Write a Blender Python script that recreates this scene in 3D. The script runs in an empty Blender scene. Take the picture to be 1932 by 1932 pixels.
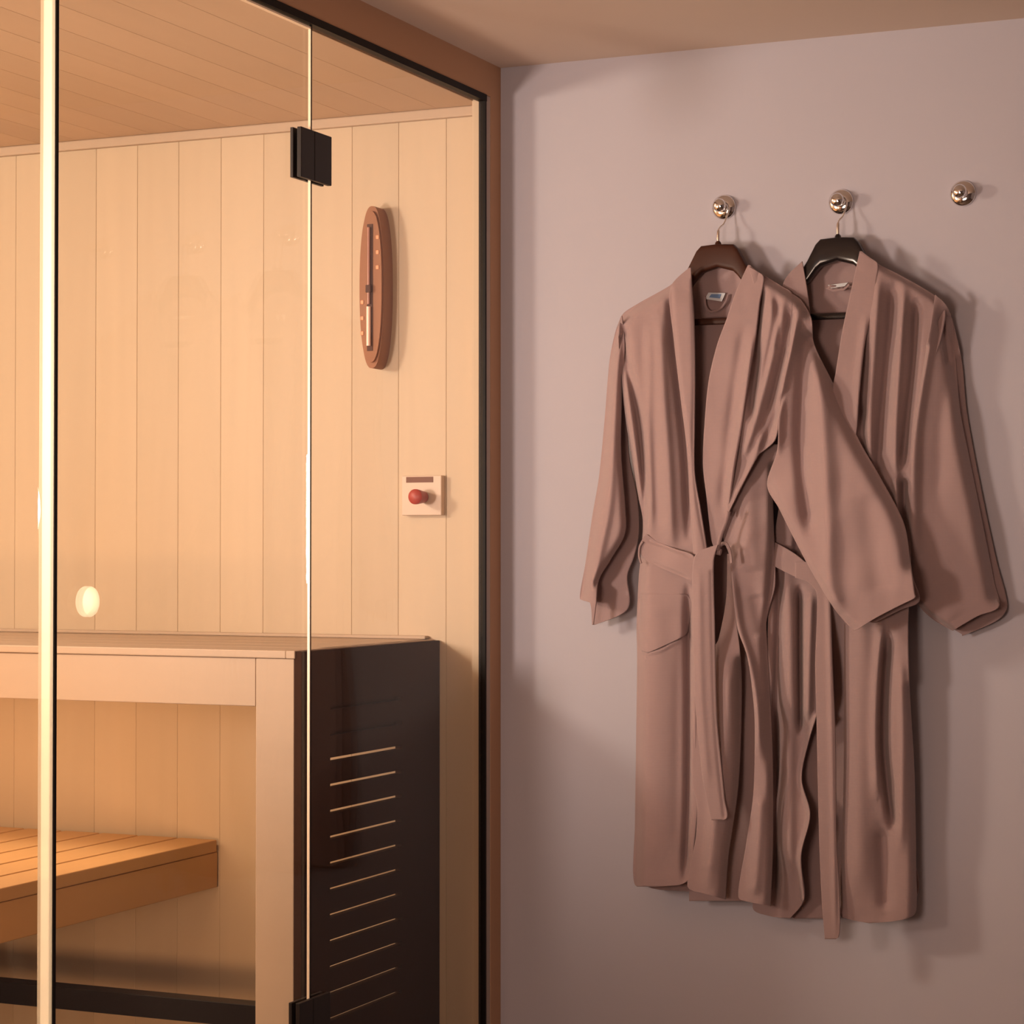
import bpy, bmesh, math, random
import numpy as np
from mathutils import Vector, Matrix

random.seed(4)
C = bpy.context.scene.collection
S = bpy.context.scene

# ------------------------------------------------------------------ camera
FPX = 4223.0
YAW = math.atan(1864.0 / FPX)
PITCH = math.atan(74.0 / FPX)
CAMZ = 1.30
cam_d = bpy.data.cameras.new('camera')
cam = bpy.data.objects.new('camera', cam_d)
C.objects.link(cam)
cam.location = (0, 0, CAMZ)
cam.rotation_euler = (math.pi / 2 + PITCH, 0, YAW)
cam_d.sensor_width = 36.0
cam_d.lens = FPX / 1932.0 * 36.0
cam_d.clip_start = 0.05
S.camera = cam

S.view_settings.view_transform = 'Standard'
S.view_settings.look = 'None'
S.view_settings.exposure = 0.0
S.view_settings.gamma = 1.0
S.view_settings.use_curve_mapping = False

# ------------------------------------------------------------------ world and lights
w = bpy.data.worlds.new('world')
S.world = w
w.use_nodes = True
w.node_tree.nodes['Background'].inputs[0].default_value = (0.006, 0.005, 0.006, 1)
w.node_tree.nodes['Background'].inputs[1].default_value = 1.0


def area(name, loc, target, sx, sy, power, col):
    d = bpy.data.lights.new(name, 'AREA')
    d.shape = 'RECTANGLE'
    d.size = sx
    d.size_y = sy
    d.energy = power
    d.color = col
    o = bpy.data.objects.new(name, d)
    C.objects.link(o)
    o.location = loc
    o.rotation_euler = (Vector(target) - Vector(loc)).to_track_quat('-Z', 'Y').to_euler()
    return o


def point(name, loc, r, power, col):
    d = bpy.data.lights.new(name, 'POINT')
    d.shadow_soft_size = r
    d.energy = power
    d.color = col
    o = bpy.data.objects.new(name, d)
    C.objects.link(o)
    o.location = loc
    return o


def spot(name, loc, target, deg, r, power, col):
    d = bpy.data.lights.new(name, 'SPOT')
    d.spot_size = math.radians(deg)
    d.spot_blend = 1.0
    d.shadow_soft_size = r
    d.energy = power
    d.color = col
    o = bpy.data.objects.new(name, d)
    C.objects.link(o)
    o.location = loc
    o.rotation_euler = (Vector(target) - Vector(loc)).to_track_quat('-Z', 'Y').to_euler()
    return o


# sauna lamps (left, out of frame) and added low fills; the spot is the key light, it also shines out through the glass
spot('sauna_spot_light', (-2.65, 1.62, 1.38), (-1.58, 4.0, 1.68), 57, 0.17, 150, (1.0, 0.84, 0.74))
spot('sauna_low_fill', (-2.1, 1.85, 0.66), (-2.85, 4.0, 0.55), 58, 0.06, 60, (1.0, 0.55, 0.28))  # added fill without a real fixture, warms the space under the bench
point('sauna_lamp_light', (-3.3, 2.4, 1.90), 0.13, 88, (1.0, 0.87, 0.71))
area('sauna_bench_fill', (-2.9, 3.60, 1.055), (-2.9, 3.80, 0.3), 1.5, 0.05, 3.6, (1.0, 0.70, 0.42))  # unseen strip added under the seat to brighten the wall below
# unseen fills added for the room: warm bounce off the ceiling, weak wash from behind
area('room_bounce_fill', (-1.1, 0.7, 1.2), (-0.9, 1.9, 2.25), 0.6, 0.6, 29, (1.0, 0.72, 0.55))
area('room_front_fill', (-1.3, -1.0, 1.6), (-0.9, 4.0, 1.3), 0.7, 1.0, 3.5, (1.0, 0.85, 0.80))

# ------------------------------------------------------------------ geometry of the photograph
cp, sp = math.cos(PITCH), math.sin(PITCH)
ca, sa = math.cos(YAW), math.sin(YAW)
F = np.array([-sa * cp, ca * cp, sp])
R = np.array([ca, sa, 0.0])
U = np.cross(R, F)
O = np.array([0, 0, CAMZ])


def rays(px, py):
    u = (np.asarray(px, float) - 966) / FPX
    v = (966 - np.asarray(py, float)) / FPX
    return F + u[..., None] * R + v[..., None] * U


def on_y(px, py, Y):
    d = rays(px, py)
    Y = np.asarray(Y, float)
    t = Y / d[..., 1]
    return O + d * t[..., None]


def on_x(px, py, X):
    d = rays(px, py)
    t = X / d[..., 0]
    return O + d * t[..., None]


YB = 4.016            # face of the plaster wall
XG = -1.797           # face of the glazed wall
YW = 4.000            # face of the boards in the sauna
ZC = 2.253
ZS = 2.178            # sauna ceiling


def gy(px):           # Y in the glazed wall for a picture column
    return float(on_x(px, 1040, XG)[1])


def gz(px, py):
    return float(on_x(px, py, XG)[2])


# ------------------------------------------------------------------ helpers
def tag(o, label=None, cat=None, group=None, kind=None):
    if label: o['label'] = label
    if cat: o['category'] = cat
    if group: o['group'] = group
    if kind: o['kind'] = kind
    return o


def link(name, me, mat, parent=None, smooth=False):
    o = bpy.data.objects.new(name, me)
    C.objects.link(o)
    if mat is not None:
        for m in (mat if isinstance(mat, (list, tuple)) else [mat]):
            me.materials.append(m)
    if smooth:
        me.polygons.foreach_set('use_smooth', [True] * len(me.polygons))
    if parent is not None:
        o.parent = parent
        o.matrix_parent_inverse = Matrix.Translation(-Vector(parent.location)) if parent.type == 'EMPTY' else Matrix.Identity(4)
    return o


def empty(name, loc):
    o = bpy.data.objects.new(name, None)
    C.objects.link(o)
    o.location = loc
    o.empty_display_size = 0.05
    return o


class MB:
    def __init__(self):
        self.bm = bmesh.new()

    def box(self, a, b, bevel=0.0, mi=0):
        x0, x1 = sorted((a[0], b[0])); y0, y1 = sorted((a[1], b[1])); z0, z1 = sorted((a[2], b[2]))
        r = bmesh.ops.create_cube(self.bm, size=1.0)
        vs = r['verts']
        for v in vs:
            v.co = Vector(((x0 + x1) / 2 + v.co.x * (x1 - x0), (y0 + y1) / 2 + v.co.y * (y1 - y0), (z0 + z1) / 2 + v.co.z * (z1 - z0)))
        fs = set(f for v in vs for f in v.link_faces)
        for f in fs: f.material_index = mi
        if bevel > 0:
            es = list(set(e for v in vs for e in v.link_edges))
            bmesh.ops.bevel(self.bm, geom=es, offset=bevel, segments=2, profile=0.5, affect='EDGES')
        return self

    def lathe(self, prof, origin, axis, n=32, mi=0):
        """prof: (radius, distance along axis)"""
        ax = Vector(axis).normalized()
        e1 = ax.orthogonal().normalized()
        e2 = ax.cross(e1)
        og = Vector(origin)
        rings = []
        for r, h in prof:
            rings.append([self.bm.verts.new(og + ax * h + (e1 * math.cos(2 * math.pi * k / n) + e2 * math.sin(2 * math.pi * k / n)) * max(r, 1e-5)) for k in range(n)])
        for a, b in zip(rings[:-1], rings[1:]):
            for k in range(n):
                f = self.bm.faces.new((a[k], a[(k + 1) % n], b[(k + 1) % n], b[k])); f.material_index = mi
        for rg in (rings[0], rings[-1]):
            try:
                f = self.bm.faces.new(rg); f.material_index = mi
            except Exception:
                pass
        return self

    def tube(self, pts, rad, n=12, flat=1.0, cap=True, mi=0):
        pts = [Vector(p) for p in pts]
        rings = []
        prev = None
        for i, p in enumerate(pts):
            t = (pts[min(i + 1, len(pts) - 1)] - pts[max(i - 1, 0)]).normalized()
            if prev is None:
                e1 = t.orthogonal().normalized()
            else:
                e1 = (prev - t * prev.dot(t)).normalized()
            prev = e1
            e2 = t.cross(e1)
            r = rad[i] if isinstance(rad, (list, tuple)) else rad
            rings.append([self.bm.verts.new(p + e1 * r * math.cos(2 * math.pi * k / n) + e2 * r * flat * math.sin(2 * math.pi * k / n)) for k in range(n)])
        for a, b in zip(rings[:-1], rings[1:]):
            for k in range(n):
                f = self.bm.faces.new((a[k], a[(k + 1) % n], b[(k + 1) % n], b[k])); f.material_index = mi
        if cap:
            self.bm.faces.new(rings[0][::-1]); self.bm.faces.new(rings[-1])
        return self

    def poly(self, pts, ext, mi=0):
        """closed polygon extruded by the vector ext"""
        a = [self.bm.verts.new(Vector(p)) for p in pts]
        b = [self.bm.verts.new(Vector(p) + Vector(ext)) for p in pts]
        n = len(pts)
        fa = self.bm.faces.new(a); fb = self.bm.faces.new(b[::-1])
        fa.material_index = mi; fb.material_index = mi
        for i in range(n):
            f = self.bm.faces.new((a[i], b[i], b[(i + 1) % n], a[(i + 1) % n])); f.material_index = mi
        return self

    def build(self, name, mat, parent=None, smooth=False):
        bmesh.ops.recalc_face_normals(self.bm, faces=self.bm.faces)
        me = bpy.data.meshes.new(name)
        self.bm.to_mesh(me)
        self.bm.free()
        o = link(name, me, mat, parent, smooth)
        if smooth:
            try:
                me.set_sharp_from_angle(angle=math.radians(40))
            except Exception:
                pass
        return o


# ------------------------------------------------------------------ materials
def srgb(r, g, b):
    f = lambda c: (c / 255 / 12.92) if c / 255 <= 0.04045 else ((c / 255 + 0.055) / 1.055) ** 2.4
    return (f(r), f(g), f(b), 1.0)


def mat(name, col, rough=0.6, metal=0.0, spec=0.5, bump=None, var=None, sheen=0.0, coat=0.0):
    m = bpy.data.materials.new(name)
    m.use_nodes = True
    nt = m.node_tree
    b = nt.nodes['Principled BSDF']
    b.inputs['Base Color'].default_value = col
    b.inputs['Roughness'].default_value = rough
    b.inputs['Metallic'].default_value = metal
    b.inputs['Specular IOR Level'].default_value = spec
    if sheen:
        b.inputs['Sheen Weight'].default_value = sheen
        b.inputs['Sheen Roughness'].default_value = 0.6
    if coat:
        b.inputs['Coat Weight'].default_value = coat
    tc = nt.nodes.new('ShaderNodeTexCoord')
    if var:
        scale, amt = var
        n = nt.nodes.new('ShaderNodeTexNoise'); n.inputs['Scale'].default_value = scale; n.inputs['Detail'].default_value = 5
        nt.links.new(tc.outputs['Object'], n.inputs['Vector'])
        mx = nt.nodes.new('ShaderNodeMix'); mx.data_type = 'RGBA'
        mx.inputs[6].default_value = tuple(c * (1 - amt) for c in col[:3]) + (1,)
        mx.inputs[7].default_value = tuple(min(1, c * (1 + amt)) for c in col[:3]) + (1,)
        nt.links.new(n.outputs['Fac'], mx.inputs[0])
        nt.links.new(mx.outputs[2], b.inputs['Base Color'])
    if bump:
        scale, st, dist = bump
        n2 = nt.nodes.new('ShaderNodeTexNoise'); n2.inputs['Scale'].default_value = scale; n2.inputs['Detail'].default_value = 3
        nt.links.new(tc.outputs['Object'], n2.inputs['Vector'])
        bp = nt.nodes.new('ShaderNodeBump'); bp.inputs['Strength'].default_value = st; bp.inputs['Distance'].default_value = dist
        nt.links.new(n2.outputs['Fac'], bp.inputs['Height'])
        nt.links.new(bp.outputs['Normal'], b.inputs['Normal'])
    return m


def wood(name, col, grain=(28, 28, 1.6), amt=0.10, rough=0.55, island=0.06):
    m = mat(name, col, rough, spec=0.25)
    nt = m.node_tree; b = nt.nodes['Principled BSDF']
    tc = nt.nodes.new('ShaderNodeTexCoord')
    mp = nt.nodes.new('ShaderNodeMapping'); mp.inputs['Scale'].default_value = grain
    geo = nt.nodes.new('ShaderNodeNewGeometry')
    add = nt.nodes.new('ShaderNodeVectorMath'); add.operation = 'ADD'
    sc = nt.nodes.new('ShaderNodeVectorMath'); sc.operation = 'SCALE'; sc.inputs[0].default_value = (7, 5, 9)
    nt.links.new(geo.outputs['Random Per Island'], sc.inputs['Scale'])
    nt.links.new(tc.outputs['Object'], add.inputs[0]); nt.links.new(sc.outputs[0], add.inputs[1])
    nt.links.new(add.outputs[0], mp.inputs['Vector'])
    n = nt.nodes.new('ShaderNodeTexNoise'); n.inputs['Scale'].default_value = 1.0; n.inputs['Detail'].default_value = 6; n.inputs['Distortion'].default_value = 0.6
    nt.links.new(mp.outputs[0], n.inputs['Vector'])
    mx = nt.nodes.new('ShaderNodeMix'); mx.data_type = 'RGBA'
    mx.inputs[6].default_value = tuple(c * (1 - amt) for c in col[:3]) + (1,)
    mx.inputs[7].default_value = tuple(min(1, c * (1 + amt * .6)) for c in col[:3]) + (1,)
    nt.links.new(n.outputs['Fac'], mx.inputs[0])
    hs = nt.nodes.new('ShaderNodeHueSaturation')
    mr = nt.nodes.new('ShaderNodeMapRange'); mr.inputs['To Min'].default_value = 1 - island; mr.inputs['To Max'].default_value = 1 + island * .4
    nt.links.new(geo.outputs['Random Per Island'], mr.inputs['Value'])
    nt.links.new(mr.outputs[0], hs.inputs['Value'])
    nt.links.new(mx.outputs[2], hs.inputs['Color'])
    nt.links.new(hs.outputs[0], b.inputs['Base Color'])
    bp = nt.nodes.new('ShaderNodeBump'); bp.inputs['Strength'].default_value = 0.12; bp.inputs['Distance'].default_value = 0.0008
    nt.links.new(n.outputs['Fac'], bp.inputs['Height']); nt.links.new(bp.outputs[0], b.inputs['Normal'])
    return m


def glass(name, tint=(0.97, 0.95, 0.92, 1), refl=1.5):
    m = bpy.data.materials.new(name); m.use_nodes = True
    nt = m.node_tree; nt.nodes.clear()
    out = nt.nodes.new('ShaderNodeOutputMaterial')
    tr = nt.nodes.new('ShaderNodeBsdfTransparent'); tr.inputs[0].default_value = tint
    gl = nt.nodes.new('ShaderNodeBsdfGlossy'); gl.inputs['Roughness'].default_value = 0.0
    fr = nt.nodes.new('ShaderNodeFresnel'); fr.inputs['IOR'].default_value = refl
    geo = nt.nodes.new('ShaderNodeNewGeometry')
    mr = nt.nodes.new('ShaderNodeMapRange')   # same reflectance on the way in and on the way out of the pane
    mr.inputs['To Min'].default_value = refl; mr.inputs['To Max'].default_value = 1 / refl
    nt.links.new(geo.outputs['Backfacing'], mr.inputs['Value']); nt.links.new(mr.outputs[0], fr.inputs['IOR'])
    mx = nt.nodes.new('ShaderNodeMixShader')
    ml = nt.nodes.new('ShaderNodeMath'); ml.operation = 'MULTIPLY'; ml.inputs[1].default_value = 0.45
    nt.links.new(fr.outputs[0], ml.inputs[0]); nt.links.new(ml.outputs[0], mx.inputs[0])
    nt.links.new(tr.outputs[0], mx.inputs[1]); nt.links.new(gl.outputs[0], mx.inputs[2])
    nt.links.new(mx.outputs[0], out.inputs[0])
    return m


def seal_mat(name, clear=.45):
    m = bpy.data.materials.new(name); m.use_nodes = True
    nt = m.node_tree; nt.nodes.clear()
    out = nt.nodes.new('ShaderNodeOutputMaterial')
    tl = nt.nodes.new('ShaderNodeBsdfTranslucent'); tl.inputs[0].default_value = (1, .97, .88, 1)
    tr = nt.nodes.new('ShaderNodeBsdfTransparent'); tr.inputs[0].default_value = (1, .95, .85, 1)
    mx = nt.nodes.new('ShaderNodeMixShader'); mx.inputs[0].default_value = clear
    nt.links.new(tl.outputs[0], mx.inputs[1]); nt.links.new(tr.outputs[0], mx.inputs[2])
    nt.links.new(mx.outputs[0], out.inputs[0])
    return m


M = {}
M['wall'] = mat('mauve_plaster', (.45, .425, .485, 1), 0.85, spec=0.2, bump=(60, 0.10, 0.002), var=(2.2, 0.03))
M['ceil'] = mat('ceiling_paint', (.64, .53, .46, 1), 0.9, spec=0.1, bump=(50, 0.05, 0.002))
M['header'] = mat('header_paint', (.50, .30, .19, 1), 0.8, spec=0.2)
M['floor'] = mat('floor_tile', srgb(120, 105, 95), 0.5, var=(3, .05))
M['jamb'] = mat('jamb_grey', srgb(176, 160, 152), 0.6)
M['black'] = mat('black_metal', (.006, .0035, .003, 1), 0.5, spec=0.15)
M['hinge'] = mat('hinge_black', srgb(34, 26, 24), 0.5, spec=0.3)
M['board'] = wood('aspen_boards', (.56, .44, .32, 1), amt=0.06)
M['boardc'] = wood('aspen_ceiling', (.57, .41, .285, 1), grain=(28, 1.6, 28), amt=0.06)
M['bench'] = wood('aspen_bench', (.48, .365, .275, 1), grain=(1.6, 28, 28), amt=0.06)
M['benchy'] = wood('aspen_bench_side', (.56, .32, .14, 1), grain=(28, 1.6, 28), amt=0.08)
M['dark'] = wood('dark_stained_panel', (.036, .016, .009, 1), grain=(28, 1.6, 28), amt=0.15, rough=0.85)
M['dark'].node_tree.nodes['Principled BSDF'].inputs['Specular IOR Level'].default_value = 0.06
M['glass'] = glass('clear_glass')
M['seal'] = seal_mat('clear_seal')
M['frost'] = seal_mat('frosted_knob', .12)
M['edge'] = mat('glass_edge_glint', srgb(245, 225, 200), 0.3)  # pale colour stands for light caught by the glass edge
M['white'] = mat('knob_white', srgb(250, 240, 225), 0.35)
M['chrome'] = mat('chrome', (0.78, 0.76, 0.75, 1), 0.08, metal=1.0)
M['wire'] = mat('hook_wire', (0.85, 0.80, 0.76, 1), 0.18, metal=1.0)
M['hbrown'] = mat('hanger_brown', (.050, .016, .009, 1), 0.45, spec=0.2)
M['hblack'] = mat('hanger_black', (.010, .007, .008, 1), 0.2, spec=0.5)
M['thermo'] = wood('thermometer_wood', (.30, .13, .065, 1), amt=0.25)
M['thermod'] = mat('thermometer_slot', srgb(70, 34, 20), 0.7)
M['tube'] = mat('thermometer_tube', srgb(240, 205, 190), 0.25)
M['tubeg'] = mat('thermometer_tube_dim', srgb(165, 118, 105), 0.25)
M['mark'] = mat('thermometer_marks', srgb(215, 150, 110), 0.5)
M['plate'] = mat('plate_cream', (.60, .46, .36, 1), 0.5)
M['red'] = mat('red_knob', (.34, .030, .016, 1), 0.45)
M['slot'] = mat('slot_dark', srgb(105, 58, 30), 0.6)
M['label'] = mat('label_white', srgb(215, 220, 228), 0.6)
M['labelb'] = mat('label_blue', srgb(110, 140, 185), 0.6)


def fabric(name, col):
    m = mat(name, col, 0.92, spec=0.12, sheen=0.25)
    nt = m.node_tree; b = nt.nodes['Principled BSDF']
    tc = nt.nodes.new('ShaderNodeTexCoord')
    mp = nt.nodes.new('ShaderNodeMapping'); mp.inputs['Scale'].default_value = (1, 1, 1)
    nt.links.new(tc.outputs['Object'], mp.inputs['Vector'])
    w1 = nt.nodes.new('ShaderNodeTexWave'); w1.wave_type = 'BANDS'; w1.bands_direction = 'Z'; w1.inputs['Scale'].default_value = 130; w1.inputs['Distortion'].default_value = 1.5
    w2 = nt.nodes.new('ShaderNodeTexWave'); w2.wave_type = 'BANDS'; w2.bands_direction = 'X'; w2.inputs['Scale'].default_value = 130; w2.inputs['Distortion'].default_value = 1.5
    n = nt.nodes.new('ShaderNodeTexNoise'); n.inputs['Scale'].default_value = 22; n.inputs['Detail'].default_value = 4
    for q in (w1, w2, n): nt.links.new(mp.outputs[0], q.inputs['Vector'])
    a = nt.nodes.new('ShaderNodeMath'); a.operation = 'ADD'; nt.links.new(w1.outputs['Fac'], a.inputs[0]); nt.links.new(w2.outputs['Fac'], a.inputs[1])
    bp = nt.nodes.new('ShaderNodeBump'); bp.inputs['Strength'].default_value = 0.12; bp.inputs['Distance'].default_value = 0.0005
    nt.links.new(a.outputs[0], bp.inputs['Height'])
    bp2 = nt.nodes.new('ShaderNodeBump'); bp2.inputs['Strength'].default_value = 0.18; bp2.inputs['Distance'].default_value = 0.004
    nt.links.new(n.outputs['Fac'], bp2.inputs['Height']); nt.links.new(bp.outputs[0], bp2.inputs['Normal'])
    nt.links.new(bp2.outputs[0], b.inputs['Normal'])
    return m


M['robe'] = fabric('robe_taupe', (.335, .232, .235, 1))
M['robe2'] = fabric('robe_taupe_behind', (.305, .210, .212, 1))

# ------------------------------------------------------------------ the setting
struct = lambda o: tag(o, kind='structure')
XR, Y0, XL, SY0 = 1.9, -1.2, -3.75, 1.2

b = MB(); b.box((XG - 0.05, YB, 0), (XR, YB + 0.12, ZC + .1)); struct(b.build('wall_back', M['wall']))
b = MB(); b.box((XR, Y0, 0), (XR + .1, YB, ZC)); struct(b.build('wall_right', M['wall']))
b = MB(); b.box((XG - .1, Y0 - .1, 0), (XR + .1, Y0, ZC)); struct(b.build('wall_front', M['wall']))
b = MB(); b.box((XL - .1, Y0 - .1, -.1), (XR + .1, YB + .12, 0)); struct(b.build('floor', M['floor']))
b = MB(); b.box((XG - .10, Y0 - .1, ZC), (XR + .1, YB + .12, ZC + .1)); struct(b.build('ceiling', M['ceil']))

# left wall of the room: header over the glass, plain wall nearer the camera, narrow jamb at the corner
yj = gy(917)                      # right end of the opening
yl = 1.45                         # left end of the opening (out of frame)
zh = gz(915, 178)                 # head of the opening
b = MB()
b.box((XG - .10, yl, zh), (XG, YB, ZC))
b.box((XG - .10, Y0, 0), (XG, yl, ZC))
struct(b.build('wall_left', M['header']))
b = MB(); b.box((XG - .0125, gy(926), 0), (XG, YB, zh)); struct(b.build('trim_1', M['header']))
b = MB(); b.box((XG - .0125, yj, 0), (XG - .001, gy(926), zh), 0.001); struct(b.build('trim_2', M['jamb']))

# black profile of the glazed opening
fz = gz(915, 190)
b = MB()
b.box((XG - .014, yl, zh - .013), (XG + .002, yj, zh))
b.box((XG - .013, yj - .006, 0.0), (XG + .001, yj, zh))
b.box((XG - .014, yl, 0.0), (XG + .002, yj, 0.02))
struct(b.build('trim_3', M['black']))

# sauna shell -----------------------------------------------------------
def grooves(px_list):
    return [float(on_y(p, 700, YW)[0]) for p in px_list]


gx = grooves([842, 752, 664, 583, 497, 416.5, 336.5, 258.5, 180.5, 104, 29])
step = gx[9] - gx[10]
while gx[-1] > XL + .09:
    gx.append(gx[-1] - step)
gx = [XG - .03] + gx + [XL]
ys_px = gy(905)
b = MB()
b.box((XL - .1, YW + .0035, 0), (XG - .03, YW + .10, ZS + .02))
for a, c in zip(gx[:-1], gx[1:]):
    b.box((a, YW, 0.0), (c, YW + .012, ZS), 0.0016)
struct(b.build('wall_sauna_back', M['board']))
b = MB()
b.box((XL - .1, SY0, 0), (XL, YW, ZS + .02))
yy = SY0
while yy < YW:
    b.box((XL, yy + .002, 0), (XL + .012, yy + step - .002, ZS), .002); yy += step
struct(b.build('wall_sauna_left', M['board']))
b = MB(); b.box((XL - .1, SY0 - .1, 0), (XG - .10, SY0, ZS + .02)); struct(b.build('wall_sauna_front', M['board']))
b = MB()
b.box((XL - .1, SY0 - .1, ZS + .002), (XG - .10, YW + .1, ZS + .06))
b.box((XG - .10, yl, zh+.001), (XG - .028, YW + .01, zh + .02))
x = XG - .03
while x > XL:
    b.box((x, SY0, ZS), (max(x - .095, XL), YW, ZS + .011), 0.0009)
    x -= .095
struct(b.build('ceiling_sauna', M['boardc']))
b = MB(); b.box((XG - .031, yj + .002, 0), (XG - .0128, YB, zh)); struct(b.build('trim_5', M['board']))
# cornice batten and corner batten
b = MB(); b.box((XL, YW - .014, ZS - .020), (XG - .03, YW, ZS), 0.003); struct(b.build('trim_4', M['bench']))

# glazing ---------------------------------------------------------------
def gyg(px):
    return float(on_x(px, 1040, XG - .004)[1])


yd0, yd1 = gyg(106.5), gyg(584.5)       # door
gx0, gx1 = XG - .011, XG - .004
ztop = zh - .012
b = MB(); b.box((gx0, yd1 + .006, .02), (gx1, yj - .0062, ztop)); struct(b.build('window_1', M['glass']))
w2 = MB().box((gx0, yl, .02), (gx1, gyg(80) - .001, ztop)).build('window_2', M['glass']); struct(w2)
door = MB().box((gx0, yd0, .025), (gx1, yd1, ztop - .008)).build('door_1', M['glass']); struct(door)
# polished door edge with its glint painted pale, dark gap, clear seal
link_ = lambda mb, n, m, p: mb.build(n, m, p)
MB().box((gx1 - .0042, yd1 - .0005, .025), (gx1 + .0003, yd1 + .0012, ztop - .008)).build('glass_edge_glint', M['edge'], door)
MB().box((gx1 - .003, yd1 + .0013, .025), (gx1 + .0003, yd1 + .0045, ztop)).build('rubber_seal', M['black'], door)
MB().box((gx0 - .0005, yd0 + .03, ztop - .0075), (gx1 + .0005, yd1, ztop - .0045)).build('glass_edge_glint', M['edge'], door)
MB().box((gx0 - .001, yd0 - .0055, .025), (gx1 + .001, yd0 + .0005, ztop)).build('rubber_seal', M['black'], door)
MB().box((gx0 + .001, gyg(80), .025), (gx1 - .001, yd0 - .0056, ztop)).build('clear_seal_strip', M['seal'], door)


def hinge(y0px, py0, py1):
    z0 = gz(586, py0); z1 = gz(586, py1)
    ya, yb_ = gy(563), gy(621)
    h = MB()
    h.box((gx1, ya, z0), (gx1 + .008, yd1 - .0005, z1), .001)
    h.box((gx1, yd1 + .001, z0), (gx1 + .008, yb_, z1), .001)
    h.box((gx0 - .006, ya, z0), (gx0, yb_, z1), .001)
    return h.build('hinge', M['hinge'], door)


hinge(550, 246, 340)
hinge(550, 1884, 1980)
kc = on_x(154, 1135, XG - .014)
MB().lathe([(0, .004), (.0205, .004), (.0215, .006), (.0215, .014), (.0205, .016), (0, .0165)], kc, (1, 0, 0), 40).build('door_knob', M['frost'], door, True)

# ------------------------------------------------------------------ upper bench
XE = float(on_y(820, 1205, YW)[0])
ybf = float(on_x(556, 1228, XE)[1])
zb = float(on_x(556, 1228, XE)[2])
ub = tag(empty('sauna_bench', (-2.8, 3.7, 0)), 'high pale wooden bench with dark slatted end panel along the boarded wall', 'bench')
n = 5
bw = (YW - ybf) / n
for i in range(n):
    MB().box((XL + .015, ybf + i * bw + (.003 if i else 0), zb - .014), (XE - (.018 if i == 0 else .006), ybf + (i + 1) * bw - .003, zb), .002).build('seat_board', M['bench'], ub)
MB().box((XE - .018, ybf, zb - .014), (XE, YW - .001, zb), .0015).build('end_cap', M['bench'], ub)
xp = float(on_y(481, 1290, ybf)[0])
zp0 = zb - .0145
zf = float(on_y(480, 1333, ybf)[2])
MB().box((xp, ybf + .003, 0), (XE - .003, ybf + .050, zp0), .0015).build('leg', M['bench'], ub)
MB().box((XL + .02, ybf + .004, zf), (xp - .0012, ybf + .030, zp0), .0015).build('fascia', M['bench'], ub)
MB().box((XL + .02, ybf + .03, zb - .05), (XE - .03, ybf + .07, zb - .0145)).build('crossbeam', M['bench'], ub)
zr1 = float(on_y(470, 1899, ybf)[2]); zr0 = float(on_y(470, 1942, ybf)[2])
MB().box((XL + .02, ybf + .010, zr0), (xp - .001, ybf + .05, zr1), .001).build('lower_rail', M['black'], ub)
MB().box((XL + .02, YW - .018, zb + .0003), (XE - .012, YW - .0005, zb + .007), .002).build('back_batten', M['bench'], ub)
# dark slatted end panel
pn = MB()
ya, yb2 = float(on_x(612, 1400, XE)[1]), float(on_x(748, 1400, XE)[1])
py0 = ybf + .003
pn.box((XE - .0025, py0, 0), (XE + .012, ya, zb - .002))
pn.box((XE - .0025, yb2, 0), (XE + .012, YW - .002, zb - .002))
slots = [1335 + 49 * k for k in range(13)]
zs = [float(on_x(612, s, XE)[2]) for s in slots]
top = zb - .002
for z in zs + [0.0]:
    pn.box((XE - .0025, ya, z + (.0035 if z else 0)), (XE + .012, yb2, top))
    top = z - .0035
pn.box((XE - .03, py0 + .05, zs[1] - .02), (XE - .012, YW - .02, zb - .02))  # backing board added to keep the top slots dark
pn.build('side_panel', M['dark'], ub)

# lower bench along the left side --------------------------------------
XLB = float(on_y(415, 1581, YW)[0])
zl = .705
lb = tag(empty('side_bench', (-3.0, 3.0, 0)), 'low wooden bench running under the high bench, orange-lit front board', 'bench')
xx = XLB
k = 0
while xx > XL + .1:
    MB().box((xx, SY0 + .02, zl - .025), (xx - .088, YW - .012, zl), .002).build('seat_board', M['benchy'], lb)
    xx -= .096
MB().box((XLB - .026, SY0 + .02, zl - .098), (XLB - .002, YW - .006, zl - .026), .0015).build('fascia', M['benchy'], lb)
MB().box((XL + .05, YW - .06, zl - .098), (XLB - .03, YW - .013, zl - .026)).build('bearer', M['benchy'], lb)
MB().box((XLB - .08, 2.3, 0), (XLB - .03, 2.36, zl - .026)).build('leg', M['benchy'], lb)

# ------------------------------------------------------------------ thermometer
def wallpt(px, py, d, Y=YW):
    return on_y(px, py, Y - d)


tc_ = wallpt(699, 541, .046)
th = tag(empty('sauna_thermometer', tuple(tc_)), 'long oval brown wooden thermometer hanging on pale boarded sauna wall', 'thermometer')
b = MB()
H2, W2 = .162, .0265
pts = []
for i in range(72):
    a = 2 * math.pi * i / 72
    ca_, sa_ = math.cos(a), math.sin(a)
    pts.append((W2 * math.copysign(abs(ca_) ** .8, ca_), H2 * math.copysign(abs(sa_) ** .9, sa_)))
for s, d0, d1 in ((1.0, 0.0, .040), (.93, .040, .046)):
    b.poly([(tc_[0] + x * s, YW - d0, tc_[2] + z * s) for x, z in pts], (0, -(d1 - d0), 0))
b.build('wooden_body', M['thermo'], th, True)
MB().box((tc_[0] - .0075, YW - 0.0472, tc_[2] - .128), (tc_[0] + .0055, YW - 0.0455, tc_[2] + .125), .0006).build('recess', M['thermod'], th)
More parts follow.
